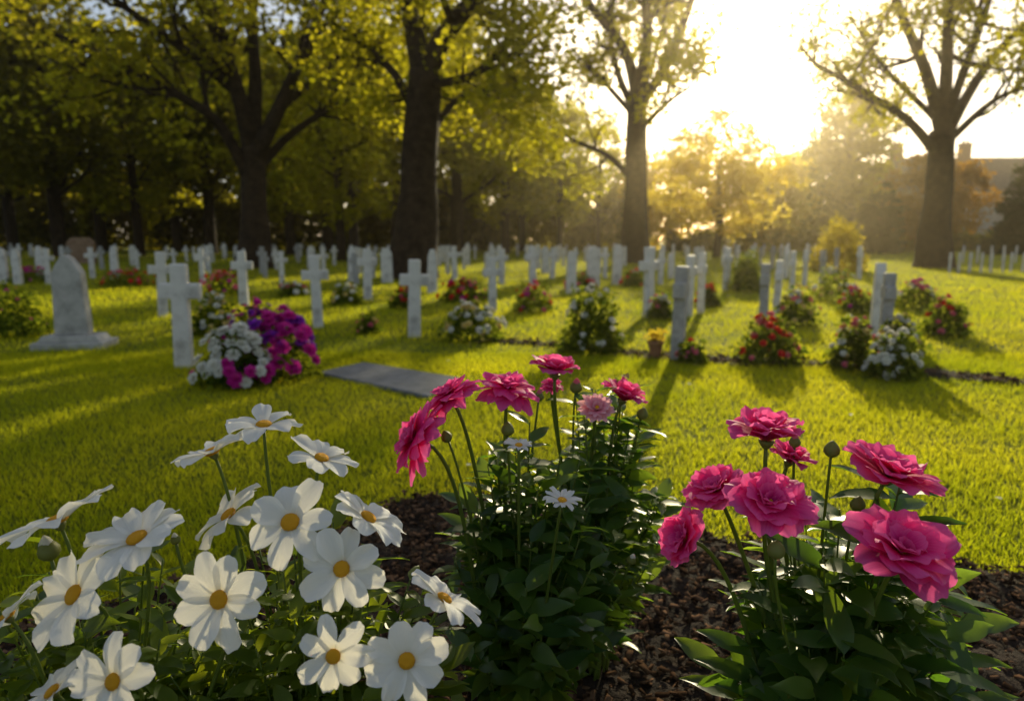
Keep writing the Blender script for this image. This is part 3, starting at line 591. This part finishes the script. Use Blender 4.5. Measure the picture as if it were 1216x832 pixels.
def add_flower(plant, kind, px, py, Y, wpx, ax, base):
    ax = Vector(ax).normalized(); p = P(px, py, Y); dia = wpx*(p-Vector((0,0,H))).length*.985/FPX; r = dia/2; off = plant.location
    if kind == 'daisy' or kind == 'tiny':
        n = rnd.choice((7,8,8,9)) if kind == 'daisy' else 13; r *= .95
        lay = [(n, r, r*(.295 if kind == 'daisy' else .17), 28, -16 if kind == 'daisy' else -5, .14, .045, .03, 0, r*.04)]
        me = flower_mesh('flower', lay, M_white, rnd, .12, 1.2 if kind == 'daisy' else 1.3, .33, True); q = p-ax*r*.16
    elif kind == 'pale':
        lay = [(16, r, r*.22, 20, 2, .1, .03, .05, 0, 0), (14, r*.8, r*.2, 45, 20, .1, .03, .05, 0, 0), (12, r*.5, r*.15, 70, 45, .1, .03, .05, 0, 0)]
        me = flower_mesh('flower', lay, M_pale, rnd); q = p-ax*r*.15
    elif kind == 'skirt':   # drooping fan
        lay = [(12, r*1.1, r*.30, 15, -38, -.1, .04, .04, 0, 0), (11, r*.95, r*.30, 32, -20, -.1, .04, .04, .004, 0), (9, r*.65, r*.25, 55, 10, .1, .05, .04, .004, 0), (6, r*.4, r*.2, 80, 55, .2, .06, .06, .004, 0)]
        me = flower_mesh('flower', lay, M_pink, rnd); q = p-ax*r*.0
    elif kind == 'cup':
        r *= .9
        lay = [(7, r*1.2, r*.54, 50, -8, .10, .06, .05, 0, 0), (6, r*1.1, r*.50, 64, 10, .15, .06, .05, .002, 0), (6, r*.92, r*.42, 76, 38, .2, .06, .06, .004, 0), (4, r*.7, r*.3, 86, 60, .3, .06, .06, .004, 0)]
        me = flower_mesh('flower', lay, M_pink, rnd); q = p-ax*r*.45
    else:                   # open ruffled bloom
        r *= .86
        lay = [(8, r*1.12, r*.50, 30, -6, .06, .05, .07, 0, 0), (7, r*1.0, r*.46, 42, 4, .10, .06, .07, .002, 0), (7, r*.80, r*.38, 54, 18, .14, .07, .07, .004, 0),
               (6, r*.54, r*.28, 64, 34, .18, .07, .07, .005, 0), (4, r*.32, r*.18, 74, 50, .2, .07, .07, .006, 0)]
        me = flower_mesh('flower', lay, M_pink, rnd, .30, 1.3, .22, True); q = p-ax*r*.24
    f = link('flower', me, plant); f.location = q-off; orient(f, ax, rnd.uniform(0,6))
    if kind in ('daisy','tiny','rose','pale'):
        c = link('flower_centre', CEN, f); s = {'daisy': .19, 'tiny': .25, 'rose': .12, 'pale': .12}[kind]*r; c.scale = (s,s,s); c.location = (0,0,{'daisy':.08,'tiny':.08,'rose':.16,'pale':.2}[kind]*r)
    c = link('calyx', CAL, f); s = r*{'daisy':.12,'tiny':.2,'rose':.2,'cup':.22,'skirt':.17,'pale':.22}[kind]; c.scale = (s,s,s*1.2); c.location = (0,0,-.0005)
    stem(plant, off, q-ax*s, ax, base, .0022 if kind in ('tiny','daisy') else .003)
def add_bud(plant, px, py, Y, wpx, ax, base, tip=None):
    ax = Vector(ax).normalized(); p = P(px, py, Y); s = wpx*p.y/FPX/2; f = link('bud', BUD, plant); q = p-ax*s; f.location = q-plant.location; f.scale = (s,)*3; orient(f, ax)
    if tip: link('bud_tip', BUDT[tip], f)
    stem(plant, plant.location, q, ax, base, .002)
def foliage(plant, cx, cy, rx, ry, Hh, nst, per, lsz, mat, low=.3, tilt=.0):
    off = plant.location; mb = MB(); pos = []; D = []; U = []
    for i in range(nst):
        a = rnd.uniform(0,6.28); rr = math.sqrt(rnd.uniform(0,1)); tip = Vector((cx+rx*rr*math.cos(a), cy+ry*rr*math.sin(a), Hh*(1-.38*rr*rr)*rnd.uniform(.72,1.06)))
        b0 = Vector((off.x+rx*.25*rr*math.cos(a), off.y+ry*.25*rr*math.sin(a), .02))
        pts = bez(b0, b0+Vector((0,0,tip.z*.45)), tip-Vector(((tip.x-cx)*.3,(tip.y-cy)*.3,tip.z*.25)), tip, 9)
        mb.tube([q-off for q in pts], list(np.linspace(.0032,.0012,len(pts))), 5)
        for k in range(per):
            t = low+(1-low)*(k+rnd.random())/per; j = min(8, int(t*9)); fr = t*9-j; q = pts[j].lerp(pts[j+1], fr); d = (pts[j+1]-pts[j]).normalized()
            an = k*2.4+i; side = Vector((math.cos(an), math.sin(an), 0)); dd = side*rnd.uniform(.7,1.1)+d*rnd.uniform(.25,1.0)
            pos.append(q-off); D.append(dd); U.append(d+rv(.25)-side*.3)
    mb.build('leaf_stems', M_stem, plant)
    pos = np.array([tuple(q) for q in pos]); n = len(pos)
    V, F = scatter(LT, LF, frames(np.array([tuple(q) for q in D]), np.array([tuple(q) for q in U])), pos, lsz*rg.uniform(.5,1.35,n))
    link('foliage', fast('foliage', V, F, mat, True), plant)
def plant_at(name, px, Y, label, cat): 
    return tag(empty(name, (P(px,600,Y).x, Y, .03)), label, cat)
A = plant_at('daisy_plant', 110, .86, 'white daisy plant with broad petals at the lower left corner', 'flowers')
B = plant_at('daisy_plant', 350, .84, 'large white daisy plant in front, between the corner daisies and the pink flowers', 'flowers')
def bs(pl, s=.05): return Vector((pl.location.x+rnd.uniform(-s,s), pl.location.y+rnd.uniform(-s,s), .02))
for pl, px, py, Y, wd, ax in ((B,313,500,.95,94,(.05,-.08,1)),(B,250,532,.93,98,(-.38,-.02,1)),(B,383,540,.92,90,(.38,-.1,1)),(A,65,612,.84,116,(-.42,.05,1)),(A,160,634,.80,114,(-.22,-.25,1)),
    (B,268,608,.90,96,(-.5,-.25,.8)),(B,343,618,.80,112,(0,-.75,.68)),(B,440,610,.84,106,(.62,.08,.85)),(B,405,675,.77,100,(.12,-.9,.5)),(A,82,705,.76,108,(-.45,-.7,.6)),(A,257,712,.74,108,(-.15,-.95,.42)),
    (B,530,706,.80,100,(.55,.2,.9)),(B,395,780,.70,88,(.1,-.95,.35)),(B,483,785,.70,100,(.15,-.95,.42)),(A,130,810,.68,88,(-.25,-.9,.42)),(A,58,818,.70,80,(-.55,-.2,.8)),(A,5,728,.76,80,(-.6,0,.8))):
    add_flower(pl, 'daisy', px, py, Y, wd, ax, bs(pl))
add_bud(A, 57, 652, .84, 26, (-.2,0,1), bs(A), 'white'); add_bud(B, 208, 640, .86, 12, (-.1,0,1), bs(B), 'white')
foliage(A, A.location.x-.02, .88, .26, .20, .58, 100, 20, .048, M_dfol, .35)
foliage(B, B.location.x, .88, .22, .20, .60, 115, 20, .048, M_dfol, .35)
# centre pink plants
D1 = plant_at('pink_flower_plant', 610, 1.22, 'bushy plant with drooping deep pink blooms in the centre foreground', 'flowers')
D2 = plant_at('pink_flower_plant', 708, 1.42, 'leafy pink flowered plant close behind the centre one, on its right', 'flowers')
for pl, kd, px, py, Y, wd, ax in ((D1,'skirt',603,464,1.18,78,(.12,-.2,1)),(D1,'skirt',535,472,1.15,74,(-.5,-.1,.85)),(D1,'skirt',497,522,1.10,96,(-.88,-.25,.45)),
    (D1,'tiny',616,527,1.08,40,(0,-.15,1)),(D1,'tiny',668,592,1.00,48,(.15,-.15,1)),(D2,'cup',660,432,1.34,66,(.05,-.05,1)),(D2,'cup',744,464,1.34,60,(.4,-.05,1)),(D2,'pale',709,484,1.26,48,(0,-.7,.75)),(D2,'skirt',655,458,1.4,28,(0,-.3,1))):
    add_flower(pl, kd, px, py, Y, wd, ax, bs(pl))
for pl, px, py, Y, wd, ax, tp in ((D2,684,459,1.36,15,(.1,0,1),'pink'),(D2,763,491,1.36,14,(.3,0,1),None),(D1,603,509,1.15,16,(0,0,1),None),(D1,530,518,1.14,14,(-.4,0,1),None),(D2,750,664,1.15,12,(.3,-.2,1),'white'),(D1,640,470,1.25,12,(.1,0,1),'pink')):
    add_bud(pl, px, py, Y, wd, ax, bs(pl), tp)
foliage(D1, D1.location.x+.03, 1.2, .19, .17, .645, 82, 20, .064, M_fol, .15)
foliage(D2, D2.location.x, 1.36, .14, .12, .725, 56, 24, .060, M_fol, .15)
# right pink plant
E1 = plant_at('peony_plant', 1000, 1.02, 'ruffled magenta peony plant at the right foreground', 'flowers')
for kd, px, py, Y, wd, ax in (('cup',912,505,1.0,90,(0,-.08,1)),('cup',941,538,1.06,54,(.3,-.1,1)),('rose',848,578,.98,86,(-.5,-.1,.9)),('rose',915,593,.90,106,(0,-.45,.9)),('rose',810,637,.95,82,(-.9,-.2,.4)),
    ('rose',1060,556,.95,108,(.32,-.2,.95)),('rose',1075,650,.84,124,(.1,-.42,.93))):
    add_flower(E1, kd, px, py, Y, wd, ax, bs(E1,.04))
for px, py, Y, wd, ax, tp in ((988,533,1.0,19,(.05,0,1),None),(944,524,1.05,14,(0,0,1),'pink'),(922,652,.86,22,(0,-.1,1),None),(1019,598,.98,18,(.2,0,1),None)):
    add_bud(E1, px, py, Y, wd, ax, bs(E1,.04), tp)
foliage(E1, E1.location.x+.01, 1.0, .20, .16, .63, 72, 20, .076, M_fol, .12)
# fallen petals
mp = flower_mesh('fallen_petal', [(1, .03, .011, 5, -8, .2, .05, .05, 0, 0)], M_white, rnd)
for i, (px, py) in enumerate(((820,462),(1165,457),(700,700),(345,395),(1010,500),(905,505),(560,560),(1180,600),(530,433),(680,470))):
    o = link('fallen_petal', mp); q = G(px, py); o.location = q+Vector((0,0,.035)); o.scale = (1,1,1); o.rotation_euler = (0,0,i*1.3)
    tag(o, 'single white petal fallen on the grass or soil', 'petal', 'fallen petals')
